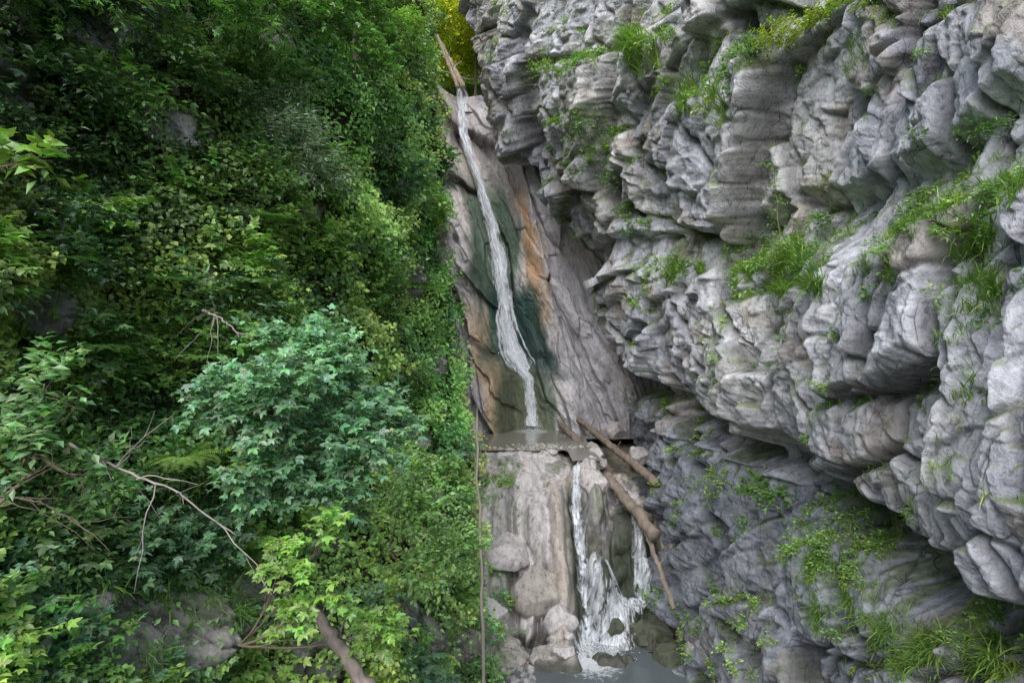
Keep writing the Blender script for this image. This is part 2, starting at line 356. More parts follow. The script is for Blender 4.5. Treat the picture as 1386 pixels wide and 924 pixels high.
# ------------------------------------------------------------ back wall behind the fall
X,Z=np.meshgrid(np.linspace(-8,11,650),np.linspace(-6,15.4,740),indexing='ij')
Yb,cr,t0,t1=back_y(X,Z,True)
Yb=Yb+1.2*ss(13.8,15.4,Z)
d=X-pathx(Z);wob=(fbm(X*1.2,Z*.35,140,4)-.5);wo2=fbm(X*2.5,Z*.8,142,4)-.5
c=np.ones(X.shape+(3,))*np.array([.66,.645,.68])
c=mixc(c,(.80,.70,.63),.75*ss(3.2,.2,np.abs(d+.6)+wob*1.5))
c=c*(.78+.32*t0[...,None])*(.88+.24*t1[...,None])
c=mixc(c,(.38,.37,.40),.6*ss(.45,.65,fbm(X*1.5+Z*.7,Z*.25,141,4)))
c=mixc(c,(.72,.44,.22),.8*ss(.8,.1,np.abs(d-2.0+.9*wob+.8*wo2))*ss(10,7,Z)*ss(-1,2,Z))
c=mixc(c,(.68,.46,.24),.7*ss(.7,.1,np.abs(d+1.6+wob+wo2))*ss(3,0,Z))
c=mixc(c,(.06,.13,.08),.92*ss(1.6,1.0,np.abs(d+.1+1.2*wob+.6*wo2))*ss(11.5,8,Z))
c=mixc(c,(.022,.07,.06),.95*ss(2.0,1.3,np.abs(d-.7+wob+.6*wo2))*ss(3.8,2.4,Z+wo2)*ss(-2.4,-1.2,Z))
c=mixc(c,(.14,.15,.09),.8*ss(1.9,.8,np.abs(d+.4+wob*1.4))*ss(0,-2,Z))
c=mixc(c,(.06,.05,.045),.85*cr)
grid_obj('waterfall_rock_face',np.stack([X,Yb,Z],-1),M_slab,c,flip=False)
# ------------------------------------------------------------ stream bed
bx=np.linspace(-5,9,480);by=np.concatenate([np.linspace(2,16.0,60),np.linspace(16.02,26,700),np.linspace(26.1,36,100)])
X,Yg=np.meshgrid(bx,by,indexing='ij')
Zm=soft(bed_macro(X,Yg),10);B=np.stack([X,Yg,Zm],-1)
zy=np.gradient(Zm,axis=1)/np.gradient(Yg,axis=1)
zy=soft(zy,30)
NB=nrm(np.stack([0*zy,-zy,1+0*zy],-1))
wob=1.4*(fbm(X*.6,Yg*.6-Zm*.4,100,4)-.5);wob2=1.4*(fbm(X*.6,Yg*.6-Zm*.4,106,4)-.5)
sl=Yg-Zm*.8
b0,c0,t0=blocks(X*.40+wob+.25*sl,sl*.30+wob2-.15*X,111,2.0,.03,.4)
b1,c1,t1=blocks(X*.8+1.5*wob-.3*sl,sl*.7+1.5*wob2,101,1.8,.04,.35)
b2,c2,t2=blocks(X*2.4+wob*2,sl*2.0-X*.6,105,1.6,.08,.1)
f=fbm(X*1.2,sl*1.2,108,6)-.5
st=(.10+.90*ss(25.0,23.4,Yg))*(.25+.75*ss(16.8,18.2,Yg));st2=ss(23.0,21.0,Yg)*ss(16.8,18.2,Yg)
dk=ss(2.0,2.6,X);flat=1-.6*(1-dk)*ss(20.8,22,Yg)
BP=B+NB*(st2*soft((.8-.3*dk)*b0-.15*c0,6)+st*flat*(soft((.28+.27*dk)*b1-.05*c1,4)+soft((.07+.15*dk)*b2-.03*c2,1)+.8*f))[...,None]
cr=np.clip(c0*.7+c1*.35+c2*.15,0,1)
c=np.ones(X.shape+(3,))*np.array([.66,.63,.625])*(.85+.22*t1[...,None])*(.88+.22*t0[...,None])
c=mixc(c,(.52,.43,.34),.6*ss(.5,.65,fbm(X*1.3,sl*1.3,150,4)))
c=mixc(c,(.32,.31,.30),.6*ss(.52,.65,fbm(X*2.3,sl*1.3,153,4)))
c=mixc(c,(.13,.17,.07),.6*ss(.56,.68,fbm(X*1.7,sl*1.7,154,4)))
wetm=np.maximum(ss(1.6,2.2,X+1.3*(fbm(X,sl*.7,151,3)-.5))*ss(22.2,21.5,Yg)*ss(5.8,4.8,X),0)
c=mixc(c,(.03,.045,.025),.95*wetm*(1-.9*np.exp(-((X-3.15)/.5)**2-((Yg-21.3)/.55)**2)))
c=mixc(c,(.24,.22,.17),ss(-4.66,-4.8,BP[...,2])*ss(23.8,24.6,Yg))
c=mixc(c,(.10,.10,.085),ss(-9.6,-9.9,BP[...,2]))
c=mixc(c,(.07,.065,.055),.6*cr)
grid_obj('stream_bed_ground',BP,M_wet,c,flip=True)
def bedS(x,y,G):
    fi=np.clip((x-bx[0])/(bx[1]-bx[0]),0,len(bx)-1.01);fj=np.clip(np.interp(y,by,np.arange(len(by))),0,len(by)-1.01)
    i=fi.astype(int);j=fj.astype(int);a=(fi-i)[...,None];b=(fj-j)[...,None]
    return (G[i,j]*(1-a)+G[i+1,j]*a)*(1-b)+(G[i,j+1]*(1-a)+G[i+1,j+1]*a)*b
def pool(name,z,x0,x1,y0,y1,mat,test):
    X,Yp=np.meshgrid(np.linspace(x0,x1,160),np.linspace(y0,y1,200),indexing='ij')
    P=np.stack([X,Yp,np.full(X.shape,z)],-1)
    k=test(X,Yp)[:-1,:-1]
    grid_obj(name,P,mat,keep=k,flip=True)
pool('upper_pool_water',-4.62,-3,7,21.9,32,M_pool_u,lambda x,y:(bedS(x,y,BP)[...,2]<-4.5)&(y>np.where(x>2.3,22.0,24.0)+.5*(fbm(x*1.5,y*.5,161,3)-.5))&((x<3.45)|(y>27.0)))
pool('lower_pool_water',-10.0,-4,8,4,19.0,M_pool_l,lambda x,y:(y<18.9)&(bedS(x,y,BP)[...,2]<-9.6))
# ------------------------------------------------------------ upper ravine hill
X,Yh=np.meshgrid(np.linspace(-45,40,160),np.linspace(34.3,110,120),indexing='ij')
Zh=14.2+.55*(Yh-35)+.45*np.abs(X+4-.12*(Yh-35))*ss(34,42,Yh)+2.5*(fbm(X*.25,Yh*.25,160,4)-.5)*ss(34,40,Yh)
c=np.ones(X.shape+(3,))*np.array([.12,.18,.04])
grid_obj('wooded_hill',np.stack([X,Yh,Zh],-1),M_soil,c,flip=True)
# ------------------------------------------------------------ falling water
def ribbon(cen,wid,nor,acr,nu=14,off=.1,seed=0,lump=.08):
    cen=np.array(cen,float);s=np.linspace(0,1,len(cen));S=np.linspace(0,1,200)
    C=np.stack([np.interp(S,s,cen[:,i]) for i in range(3)],-1);W=np.interp(S,s,wid)
    ln=np.concatenate([[0],np.cumsum(np.linalg.norm(np.diff(C,axis=0),axis=1))])
    u=np.linspace(-.5,.5,nu)
    W=W*(1+.9*(fbm(ln*1.1,ln*0,seed+5,3)-.5));C[:,0]+=.45*(fbm(ln*.7,ln*0,seed+9,3)-.5)
    P=C[:,None]+u[None,:,None]*W[:,None,None]*acr
    bump=lump*(vn(u[None]*6+ln[:,None]*0,ln[:,None]*1.4,seed)+np.cos(u[None]*np.pi))
    P=P+nor*(off+bump)[...,None]
    ex=np.stack([u[None]*W[:,None]+seed*3.1,np.repeat(ln[:,None],nu,1),np.repeat((.16-.5*np.abs(u*2)**2)[None],len(S),0)],-1)
    return P,ex
cen=np.array([(a,back_macro(np.array(a),np.array(b))-.2,b) for a,b,_ in WPw])
par=bpy.data.objects.new('waterfall',None);sc.collection.objects.link(par)
for i,(o,w) in enumerate([(.12,1.1),(.3,.75),(.42,.45)]):
    P,ex=ribbon(cen,WW*w,np.array([0,-1.,0]),np.array([1.,0,0]),off=o,seed=3+i*7)
    ob=grid_obj('water_sheet_%d'%(i+1),P,M_foam,extra=ex);ob.parent=par
zz=np.linspace(2.6,-1.3,9)
for i,(o1,o2,w) in enumerate([(.35,.95,.35),(.2,.55,.3),(-.3,-.75,.25)]):
    xx=pathx(zz)+np.linspace(o1,o2,9);cc=np.stack([xx,back_macro(xx,zz)-.25,zz],-1)
    P,ex=ribbon(cc,np.full(9,w),np.array([0,-1.,0]),np.array([1.,0,0]),off=.15,seed=31+i*5,nu=8)
    ob=grid_obj('side_strand_%d'%(i+1),P,M_foam,extra=ex);ob.parent=par
def drape(pts,w,seed,nm,par):
    pts=np.array(pts,float);S=np.linspace(0,1,150);s=np.linspace(0,1,len(pts))
    x=np.interp(S,s,pts[:,0])+.35*(fbm(S*6,S*0,seed,3)-.5);y=np.interp(S,s,pts[:,1]);W=1.25*np.interp(S,s,w)*(1+1.0*(fbm(S*9,S*0,seed+2,3)-.5))
    nu=14;u=np.linspace(-.5,.5,nu)
    X=x[:,None]+u[None]*W[:,None];Yv=y[:,None]+0*X
    P0=bedS(X,Yv,BP);Nn=nrm(bedS(X,Yv,NB));P=P0.copy()
    for _ in range(5):
        P[1:-1]=(P[:-2]+P[1:-1]*2+P[2:])/4
    push=np.maximum(0,((P0-P)*Nn).sum(-1))
    P=P+Nn*(push+.05+.07*np.cos(u*np.pi)[None]+.14*vn(u[None]*8+S[:,None]*3,S[:,None]*30,seed))[...,None]
    P[...,2]=np.maximum(P[...,2],-9.98)
    ln=np.concatenate([[0],np.cumsum(np.linalg.norm(np.diff(P[:,nu//2],axis=0),axis=1))])
    ex=np.stack([X*.8+seed,np.repeat(ln[:,None]*1.6,nu,1),np.repeat((.16-.45*np.abs(u*2)**2)[None],len(S),0)],-1)
    o=grid_obj(nm,P,M_foam,extra=ex);o.parent=par
par2=bpy.data.objects.new('lower_cascade',None);sc.collection.objects.link(par2)
drape([(2.45,22.3),(2.42,21.3),(2.45,20.9),(2.55,20.2),(2.75,19.5),(2.35,18.3)],[.4,.5,.6,.8,1.0,1.8],1,'stream_left',par2)
drape([(4.15,22.4),(4.5,21.2),(4.7,20.4),(4.3,19.9),(3.7,19.4),(2.9,18.3)],[.3,.4,.8,1.1,1.2,1.7],2,'stream_right',par2)
drape([(4.4,20.3),(3.6,20.2),(3.1,19.9),(2.8,19.5)],[.2,.5,.5,.5],3,'stream_middle',par2)
drape([(3.9,20.2),(3.6,19.7),(3.2,19.1),(2.8,18.5)],[.2,.4,.6,.7],4,'stream_spill',par2)
sp=Fol()
N=1500;a=rng.random(N)*6.28;r=np.abs(rng.normal(0,.45,N));pos=np.stack([2.5+r*np.cos(a)*1.6,18.2+r*np.sin(a)*.6,-9.98+np.abs(rng.normal(0,.2,N))*np.exp(-r)],-1)
sp.add('r',pos,rng.normal(size=(N,3)),rng.normal(size=(N,3)),.02+.03*rng.random(N),(.8,.84,.88))
N=300;pos=np.stack([1.05+rng.normal(0,.3,N),29.3+rng.normal(0,.2,N),-4.58+np.abs(rng.normal(0,.2,N))],-1)
sp.add('r',pos,rng.normal(size=(N,3)),rng.normal(size=(N,3)),.02+.03*rng.random(N),(.8,.84,.88))
sp.build('water_spray',M_spray)
# ------------------------------------------------------------ boulders
def boulder(name,p,s,seed,col=(.36,.34,.32)):
    bm=bmesh.new();bmesh.ops.create_icosphere(bm,subdivisions=5,radius=1)
    V=np.array([v.co[:] for v in bm.verts])
    r2=np.random.default_rng(seed)
    for _ in range(14):
        dn=nrm(r2.normal(size=3));t=.55+.35*r2.random();dd=V@dn;V=V-np.maximum(dd-t,0)[:,None]*dn
    V=V*(1+.3*(fbm(V[:,0]*2.4+seed,V[:,1]*2.4+V[:,2]*2,seed,5)-.5))[:,None]
    V=V*np.array(s)+np.array(p)
    for v,q in zip(bm.verts,V):v.co=q
    me=bpy.data.meshes.new(name);bm.to_mesh(me);bm.free()
    a=me.color_attributes.new('col','FLOAT_COLOR','POINT');a.data.foreach_set('color',np.tile(np.array([*col,1],np.float32),len(V)))
    for q in me.polygons:q.use_smooth=True
    me.materials.append(M_wet);o=bpy.data.objects.new(name,me);sc.collection.objects.link(o)
LT=(.64,.61,.60);DK=(.08,.09,.06);MD=(.45,.42,.38)
bl=[((5.1,27.8,-4.3),(.55,.5,.6),LT),((2.9,24.8,-4.75),(.4,.4,.22),LT),((3.5,25.5,-4.75),(.4,.5,.3),MD),((3.5,24.0,-4.8),(.45,.5,.35),LT),((3.4,22.8,-4.85),(.45,.4,.32),LT),((3.1,21.7,-5.3),(.6,.5,.7),LT),((4.6,18.9,-9.8),(.8,.6,.7),DK),((5.0,17.9,-9.9),(.6,.5,.5),DK),((1.0,17.8,-9.9),(.5,.45,.35),MD),((-.3,17.8,-9.8),(.8,.6,.6),MD),((3.4,19.0,-9.6),(.4,.35,.4),DK),((5.4,24.5,-5.0),(.6,.6,.5),LT)]
def onb(x,y,dz=0):
    q=bedS(np.array([x]),np.array([y]),BP)[0];return (q[0],q[1],q[2]+dz)
for x,y,s in [(-.4,20.4,(1.1,.9,.8)),(.9,19.2,(1.0,.8,.9)),(1.6,18.7,(.6,.5,.6)),(-.8,18.9,(.9,.7,.7))]:
    bl.append((onb(x,y,-.3),s,[LT,MD,LT][len(bl)%3]))
for i in range(10):
    x=rng.uniform(-1.4,2.3);y=24.2+.3*rng.normal();s=.10+.15*rng.random()**1.5
    bl.append(((x,y,-4.66),(s*1.2,s,s*.6),[LT,MD,(.5,.47,.44)][i%3]))
for i in range(8):
    x=rng.uniform(-1.2,2.0);y=rng.uniform(17.4,19.0);s=.15+.25*rng.random()**1.5
    bl.append((onb(x,y),(s*1.2,s,s*.8),[LT,MD,(.5,.47,.44)][i%3]))
for i,(p,s,cl) in enumerate(bl):boulder('boulder',p,s,i+200,cl)
st=Fol()
bm=bmesh.new();bmesh.ops.create_icosphere(bm,subdivisions=1,radius=1);tv=np.array([v.co[:] for v in bm.verts]);tf=np.array([[v.index for v in f.verts] for f in bm.faces]);bm.free()
T['o']=(tv,tf)
N=170;pos=np.stack([rng.normal(1.3,.8,N),rng.normal(25.0,.4,N),np.full(N,-4.64)],-1)
st.add('o',pos,rng.normal(size=(N,3)),rng.normal(size=(N,3)),.04+.08*rng.random(N)**2,np.array([.5,.48,.46])*(.6+.7*rng.random((N,1))))
N=160;pos=np.stack([rng.uniform(-1.8,.6,N),rng.normal(17.4,.5,N),np.full(N,-10.0)],-1)
st.add('o',pos,rng.normal(size=(N,3)),rng.normal(size=(N,3)),.05+.15*rng.random(N)**2,np.array([.44,.43,.43])*(.6+.7*rng.random((N,1))))
st.build('gravel_stones',M_rock)
# ------------------------------------------------------------ logs & dead branches
def lin(a,b,n,bow=0,j=.02):
    a=np.array(a,float);b=np.array(b,float);t=np.linspace(0,1,n)[:,None]
    p=a+(b-a)*t;p[:,2]-=bow*np.sin(t[:,0]*np.pi);p[1:-1]+=rng.normal(0,j,(n-2,3));return p
def log(name,a,b,r0,r1,bow=0,stubs=3,col=(.27,.225,.19),n=24,j=.02):
    f=Fol();p=lin(a,b,n,bow,j);f.tube(p,np.linspace(r0,r1,n),col,12,.05)
    for i in range(stubs):
        k=rng.integers(3,n-3);q=p[k];dv=rng.normal(size=3);dv[2]=abs(dv[2]);dv=nrm(dv)*r0*(3+3*rng.random())
        f.tube(lin(q,q+dv,4),np.linspace(r0*.3,r0*.12,4),col,5)
    return f.build(name,M_bark,True)
log('fallen_log',(2.5,29.0,-4.2),(4.75,18.9,-6.45),.16,.22,n=60,bow=-.15)
log('fallen_log',(3.3,28.8,-3.9),(5.25,20.4,-5.1),.13,.17,n=60)
log('fallen_log',(4.5,19.6,-6.2),(5.1,17.9,-8.4),.10,.07)
log('fallen_log',(-4.6,37,19.2),(-2.9,34,15.2),.2,.16,col=(.4,.33,.24))
log('fallen_log',(-5.2,36,20.5),(-3.2,33.6,15.0),.12,.12,col=(.4,.33,.24))
log('fallen_log',(-2.15,6.2,-2.95),(-1.0,5.2,-3.6),.06,.075,col=(.24,.20,.18),stubs=2,j=.01)
log('dead_sapling_trunk',(-.86,14,-1.6),(-.62,13.2,-9.5),.03,.045,stubs=2,col=(.36,.32,.29),j=.02)
def branchy(name,pts,r,col=(.30,.25,.22),tw=7,seed=1):
    f=Fol();rr=np.random.default_rng(seed);pts=np.array(pts,float);n=26
    s=np.linspace(0,1,len(pts));S=np.linspace(0,1,n);p=np.stack([np.interp(S,s,pts[:,i]) for i in range(3)],-1)+rr.normal(0,r*.5,(n,3))
    f.tube(p,np.linspace(r,r*.3,n),col,6)
    main=nrm(pts[-1]-pts[0])
    for i in range(tw):
        k=rr.integers(4,n-2);dv=nrm(main+rr.normal(0,.7,3))*(.25+.5*rr.random())
        q=np.stack([p[k]+dv*t+np.array([0,0,-.12*t*t]) +rr.normal(0,.01,3) for t in np.linspace(0,1,7)])
        f.tube(q,np.linspace(r*.4,r*.12,7),col,5)
        dv2=nrm(dv+rr.normal(0,.3,3))*.2
        f.tube(lin(q[3],q[3]+dv2,4,0,.005),np.linspace(r*.2,r*.08,4),col,4)
    f.build(name,M_bark,True)
def ry(px,py,Y):return np.array([(px-693)/F*Y,Y,(462-py)/F*Y])
branchy('dead_branch',[ry(95,600,4.6),ry(150,630,4.3),ry(240,665,4.1),ry(320,725,4.0)],.013,(.33,.29,.27),9,3)
branchy('dead_branch',[ry(285,300,7.6),ry(280,360,7.3),ry(290,420,7.0),ry(285,450,6.9)],.018,(.36,.32,.29),4,4)
branchy('dead_branch',[ry(275,420,6.6),ry(300,430,6.4),ry(325,455,6.3)],.016,(.36,.32,.29),4,5)
branchy('dead_branch',[ry(-20,700,4.2),ry(30,650,4.3),ry(75,625,4.4)],.014,(.22,.16,.13),4,6)
branchy('dead_branch',[ry(0,670,3.9),ry(60,680,4.0),ry(120,720,4.1)],.009,(.25,.2,.16),4,8)
# ------------------------------------------------------------ foliage generators
UP=np.array([0,0,1.])
GR={'deep':(.12,.23,.07),'mid':(.21,.39,.105),'light':(.34,.54,.13),'yel':(.46,.58,.10),'blue':(.22,.39,.22),'dark':(.06,.13,.05)}
def sprays(f,o,d,ln,K,ls,col,t='s',droop=.3,twig=True,out=None):
    M=len(o);d=nrm(d);ln=np.broadcast_to(ln,(M,));col=np.broadcast_to(col,(M,3))
    side=nrm(np.cross(d,UP)+1e-4)
    for k in range(K):
        tt=(k+.6)/K
        p=o+d*(ln*tt)[:,None]-UP*(droop*ln*tt*tt)[:,None]+rng.normal(0,.02,(M,3))
        sg=1 if k%2 else -1
        ax=side*(.9*sg*(1-.8*(k==K-1)))+d*.55+rng.normal(0,.22,(M,3))-UP*.22
        no=UP*.9+rng.normal(0,.35,(M,3))-d*.1
        if out is not None:no=no+out*.4
        f.add(t,p,ax,no,ls*(.65+.7*rng.random(M))*(1-.25*tt),col*(.65+.7*rng.random((M,1)))*(1+.1*rng.normal(size=(M,3))))
    if twig:
        f.add('t',o,d-UP*droop*.6,rng.normal(size=(M,3)),ln*.85,(.12,.09,.055))
def shrub(f,c,out,R,M,K,ls,col,t='s',flat=.7,droop=.3):
    v=nrm(rng.normal(size=(M,3)));rad=rng.random((M,1))**.5
    off=v*rad*R*np.array([1,1,flat]);off+=np.array(out)*R*.4
    o=np.array(c)+off*.6
    d=v*.6+np.array(out)*.6+UP*.25+rng.normal(0,.2,(M,3))
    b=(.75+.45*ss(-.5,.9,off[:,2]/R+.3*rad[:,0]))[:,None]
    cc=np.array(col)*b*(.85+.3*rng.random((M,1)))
    sprays(f,o,d,R*(.45+.4*rng.random(M)),K,ls,cc,t,droop,out=np.array(out))
def colmix(n,keys,w):
    k=rng.choice(len(keys),size=n,p=np.array(w)/sum(w));return np.array([GR[q] for q in keys])[k]
f=Fol()
N=300000
Yc=2.6*np.exp(rng.random(N)*math.log(34/2.6));Zc=rng.uniform(-.7,.75,N)*Yc
kk=(Zc>-10.4)&(Zc<22);Yc=Yc[kk];Zc=Zc[kk]
Xc=left_x(Yc,Zc);rmk=rockmask(Xc,Yc,Zc)
kk=rng.random(len(Yc))>rmk*.96;Yc=Yc[kk];Zc=Zc[kk];Xc=Xc[kk]
thick=ss(.35,.7,fbm(Yc*1.3,Zc*1.6,170,4))*.5+.05
thick=thick*(1-.7*ss(22,28,Yc))
N=len(Yc);of=rng.random(N)*thick*(.6+Yc/25)
P=np.stack([Xc+of,Yc-of*.3,Zc+of*.3-.0],-1)
pt=fbm(Yc*.7,Zc*.8,171,4)+.25*(rng.random(N)-.5);pt2=fbm(Yc*.25,Zc*.35,172,3)
col=np.where((pt>.52)[:,None],GR['light'],np.where((pt>.39)[:,None],GR['mid'],GR['deep']))
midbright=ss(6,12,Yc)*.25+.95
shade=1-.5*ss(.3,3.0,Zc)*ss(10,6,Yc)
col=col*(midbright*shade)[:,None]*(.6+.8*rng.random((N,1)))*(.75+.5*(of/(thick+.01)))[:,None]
col=col*(1+np.stack([pt2-.5,0*pt2,0*pt2],-1)*1.2)
no=np.stack([.45+0*Yc,-.6+0*Yc,.75+0*Yc],-1)+rng.normal(0,.4,(N,3))
ax=np.stack([.5+0*Yc,-.3+0*Yc,-.35+0*Yc],-1)+rng.normal(0,.6,(N,3))
sz=(.05+.045*rng.random(N))*(.75+Yc/18)
br=pt2>.5
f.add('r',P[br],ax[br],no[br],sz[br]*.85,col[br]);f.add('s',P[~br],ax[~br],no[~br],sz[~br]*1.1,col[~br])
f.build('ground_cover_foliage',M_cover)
g=Fol()
def tuft(g,P,n,h,col,lean):
    M=len(P);P=np.repeat(P,n,0);hh=h*(.5+.8*rng.random(M*n))
    ax=rng.normal(0,.5,(M*n,3))+np.array(lean)+UP*.9
    az=nrm(ax);no=UP-az*az[:,2:3]+rng.normal(0,.15,(M*n,3))
    g.add('b',P+rng.normal(0,.03,(M*n,3)),ax,no,hh,np.repeat(np.broadcast_to(col,(M,3)),n,0)*(.6+.8*rng.random((M*n,1))))
N=1500;Yc=2.8*np.exp(rng.random(N)*math.log(28/2.8));Zc=rng.uniform(-.62,.3,N)*Yc;Zc=np.clip(Zc,-10,8)
kk=fbm(Yc*.9,Zc*1.2,180,3)>.5;Yc=Yc[kk];Zc=Zc[kk];Xc=left_x(Yc,Zc)
tuft(g,np.stack([Xc+.1,Yc,Zc],-1),16,.28,colmix(len(Yc),['mid','light','deep'],[4,3,2]),(.6,-.3,.0))
N=150;x=rng.uniform(-1.6,.6,N)-.8*rng.random(N);y=rng.uniform(18,23.4,N);P=bedS(x,y,BP)
tuft(g,P,12,.3,colmix(N,['mid','light','deep'],[4,3,2]),(.1,-.5,.0))
g.build('slope_grass',M_grass)
f=Fol()
for i in range(480):
    Yq=3.2*math.exp(rng.random()*math.log(25/3.2));Zq=rng.uniform(-.6,.66)*Yq
    if Zq<-9.5 or Zq>19:continue
    Xq=float(left_x(Yq,Zq))
    if rockmask(np.array([Xq]),np.array([Yq]),np.array([Zq]))[0]>.4:continue
    R=(.28+.34*rng.random())*(.7+Yq/16)
    if Yq>18:R*=.65
    dark=Zq>.25*Yq and Yq<11  # upper-left shrubs take darker leaf colours in place of forest shade
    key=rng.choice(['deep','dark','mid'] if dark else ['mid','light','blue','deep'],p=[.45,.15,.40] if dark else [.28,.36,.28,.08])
    t=rng.choice(['s','m','n','s']);ls={'s':.09,'m':.12,'n':.11}[t]*(.8+Yq/28)*(.8+.4*rng.random())
    shrub(f,(Xq,Yq,Zq),(.65,-.35,.25),R,26,11,ls,GR[key],t)
for i in range(16):
    x=rng.uniform(-1.8,-.1);y=rng.uniform(18.3,23);P=onb(x,y)
    shrub(f,P,(.1,-.5,.3),.35+.25*rng.random(),16,9,.12,GR[rng.choice(['mid','light','blue'])],'s')
f.build('undergrowth_shrubs',M_leaf)
def sapling(name,root,crowns,t,ls,col,K=11,trunk=.03,bark=(.2,.17,.13),dens=60,droop=.25):
    f=Fol();root=np.array(root,float)
    par=bpy.data.objects.new(name,None);sc.collection.objects.link(par)
    w=Fol()
    for c,R in crowns:
        c=np.array(c,float);mid=(root+c)/2+np.array([.1,-.1,-.15])
        S=np.linspace(0,1,10)[:,None];p=(1-S)**2*root+2*S*(1-S)*mid+S*S*c
        w.tube(p,np.linspace(trunk,trunk*.3,10),bark,6)
        for q in range(7):
            e=c+nrm(rng.normal(size=3))*R*.8;k=rng.integers(4,9);w.tube(lin(p[k],e,6,0,.01),np.linspace(trunk*.35,trunk*.1,6),bark,4)
        shrub(f,c,(.35,-.45,.2),R,int(dens*R*R/.3),K,ls,col,t,.8,droop)
    a=f.build('leaves',M_leaf);b=w.build('branches',M_bark,True);a.parent=par;b.parent=par
Yq,Zq,Xq=sight(330,600)
sapling('maple_sapling',(Xq,Yq,Zq-.2),[(ry(440,500,6.2),.55),(ry(370,560,5.6),.5),(ry(470,590,6.0),.6),(ry(400,470,6.4),.5),(ry(300,540,5.6),.45),(ry(440,660,5.9),.5),(ry(520,560,6.8),.45),(ry(350,640,5.5),.4),(ry(380,520,5.3),.4)],'m',.105,(.21,.40,.21),9,.03,dens=80)
sapling('maple_sapling',ry(380,860,5.6)+np.array([-.6,.4,-.3]),[(ry(420,800,5.2),.33),(ry(380,760,5.3),.3),(ry(450,705,5.4),.25),(ry(400,840,5.1),.25),(ry(510,850,6.0),.35)],'m',.10,(.26,.45,.10),8,.015,dens=60)
sapling('hazel_shrub',ry(580,720,9)+np.array([-.7,.3,-.4]),[(ry(570,690,8.6),.6),(ry(610,740,9.5),.6),(ry(540,640,8.6),.5),(ry(560,770,8.6),.5)],'s',.11,(.29,.48,.16),11,.02)
sapling('hazel_shrub',ry(120,560,5)+np.array([-.7,.3,-.4]),[(ry(60,520,4.2),.4),(ry(20,600,3.9),.35),(ry(130,640,4.4),.3)],'s',.10,(.18,.34,.12),10,.02)
sapling('whitebeam_shrub',ry(390,240,9)+np.array([-.7,.3,-.4]),[(ry(400,200,8.6),.6),(ry(440,240,9),.5),(ry(380,160,9),.6),(ry(300,280,8),.5)],'n',.12,(.35,.46,.32),12,.02)
sapling('overhanging_twig',ry(-60,210,3.),[(ry(-10,208,3.0),.16),(ry(40,212,3.),.14)],'s',.11,(.22,.38,.07),6,.01,dens=110)
def fern(name,c,R,n,col):
    f=Fol();c=np.array(c,float)
    for i in range(n):
        a=i/n*6.28+rng.random()*.4;d=np.array([math.cos(a),math.sin(a),.55])+np.array([.3,-.4,0]);d=nrm(d)
        K=22
        for k in range(K):
            t=(k+1)/K;p=c+d*R*t-UP*R*.45*t*t;s=nrm(np.cross(d,UP));w=R*.26*math.sin(math.pi*min(1,t*.85+.12))
            for sg in(-1,1):f.add('n',p[None],(s*sg+d*.35-UP*.1)[None],(UP+d*.2)[None],w,np.array(col)*(.8+.4*rng.random()))
    f.build(name,M_leaf)
for px,py,Yq,R,cl in [(225,632,4.5,.42,(.28,.46,.10)),(345,315,7.2,.4,(.21,.38,.11)),(70,380,5.5,.5,(.14,.30,.08)),(320,400,6.8,.4,(.20,.39,.09)),(120,490,4.8,.4,(.16,.33,.08)),(500,180,12,.6,(.16,.33,.08)),(200,400,6.3,.4,(.14,.29,.08)),(560,400,14,.8,(.22,.41,.11)),(250,500,5.5,.35,(.20,.39,.09))]:
    y,z,x=sight(px,py);fern('fern',(x+.3,y-.25,z+.15),R*y/Yq*.9,10,cl)
def tree(name,root,H,lean,R,ncl,col,ls,t='s',tr=.09,k0=5):
    par=bpy.data.objects.new(name,None);sc.collection.objects.link(par)
    w=Fol();f=Fol();root=np.array(root,float);S=np.linspace(0,1,16)[:,None]
    top=root+np.array([lean[0],lean[1],H]);p=root+(top-root)*S+np.array([.25,-.1,0])*np.sin(S*3.1)*H*.06
    bk=(.20,.18,.14);w.tube(p,np.linspace(tr,tr*.25,16),bk,8)
    for i in range(ncl):
        k=rng.integers(k0,15);a=rng.random()*6.28;e=p[k]+np.array([math.cos(a),math.sin(a),.25+.3*rng.random()])*R*(.4+.7*rng.random())
        w.tube(lin(p[k],e,8,-.1,.02),np.linspace(tr*.3,tr*.08,8),bk,5)
        for q in range(2):
            shrub(f,e+rng.normal(0,.25,3),(.2,-.2,.05),R*.42,20,10,ls,np.array(col)*(.7+.6*rng.random()),t,.5,.35)
    a=f.build('crown',M_leaf);b=w.build('trunk',M_bark,True);a.parent=par;b.parent=par
for px,py,H,R,col in [(75,260,2.6,1.0,'deep'),(180,200,2.6,1.1,'deep'),(10,300,2.4,1.0,'dark'),(300,190,3.2,1.2,'deep'),(400,150,4,1.3,'mid'),(480,170,4.5,1.4,'mid'),(520,130,4.0,1.2,'light'),(430,60,5,1.5,'mid'),(120,120,2.6,1.2,'deep'),(240,100,3,1.3,'mid'),(350,80,4,1.4,'mid'),(510,60,5,1.2,'light'),(40,120,2.5,1.1,'mid')]:
    y,z,x=sight(px,py)
    tree('beech_tree' if col!='mid' else 'maple_tree',(x-.1,y,z-.3),H*(.8+y/30),(.3*rng.normal()-.4,.3*rng.normal()),R,12,GR[col],.10*(.8+y/30),'s' if col!='mid' else 'm',.04+.0025*y,2)
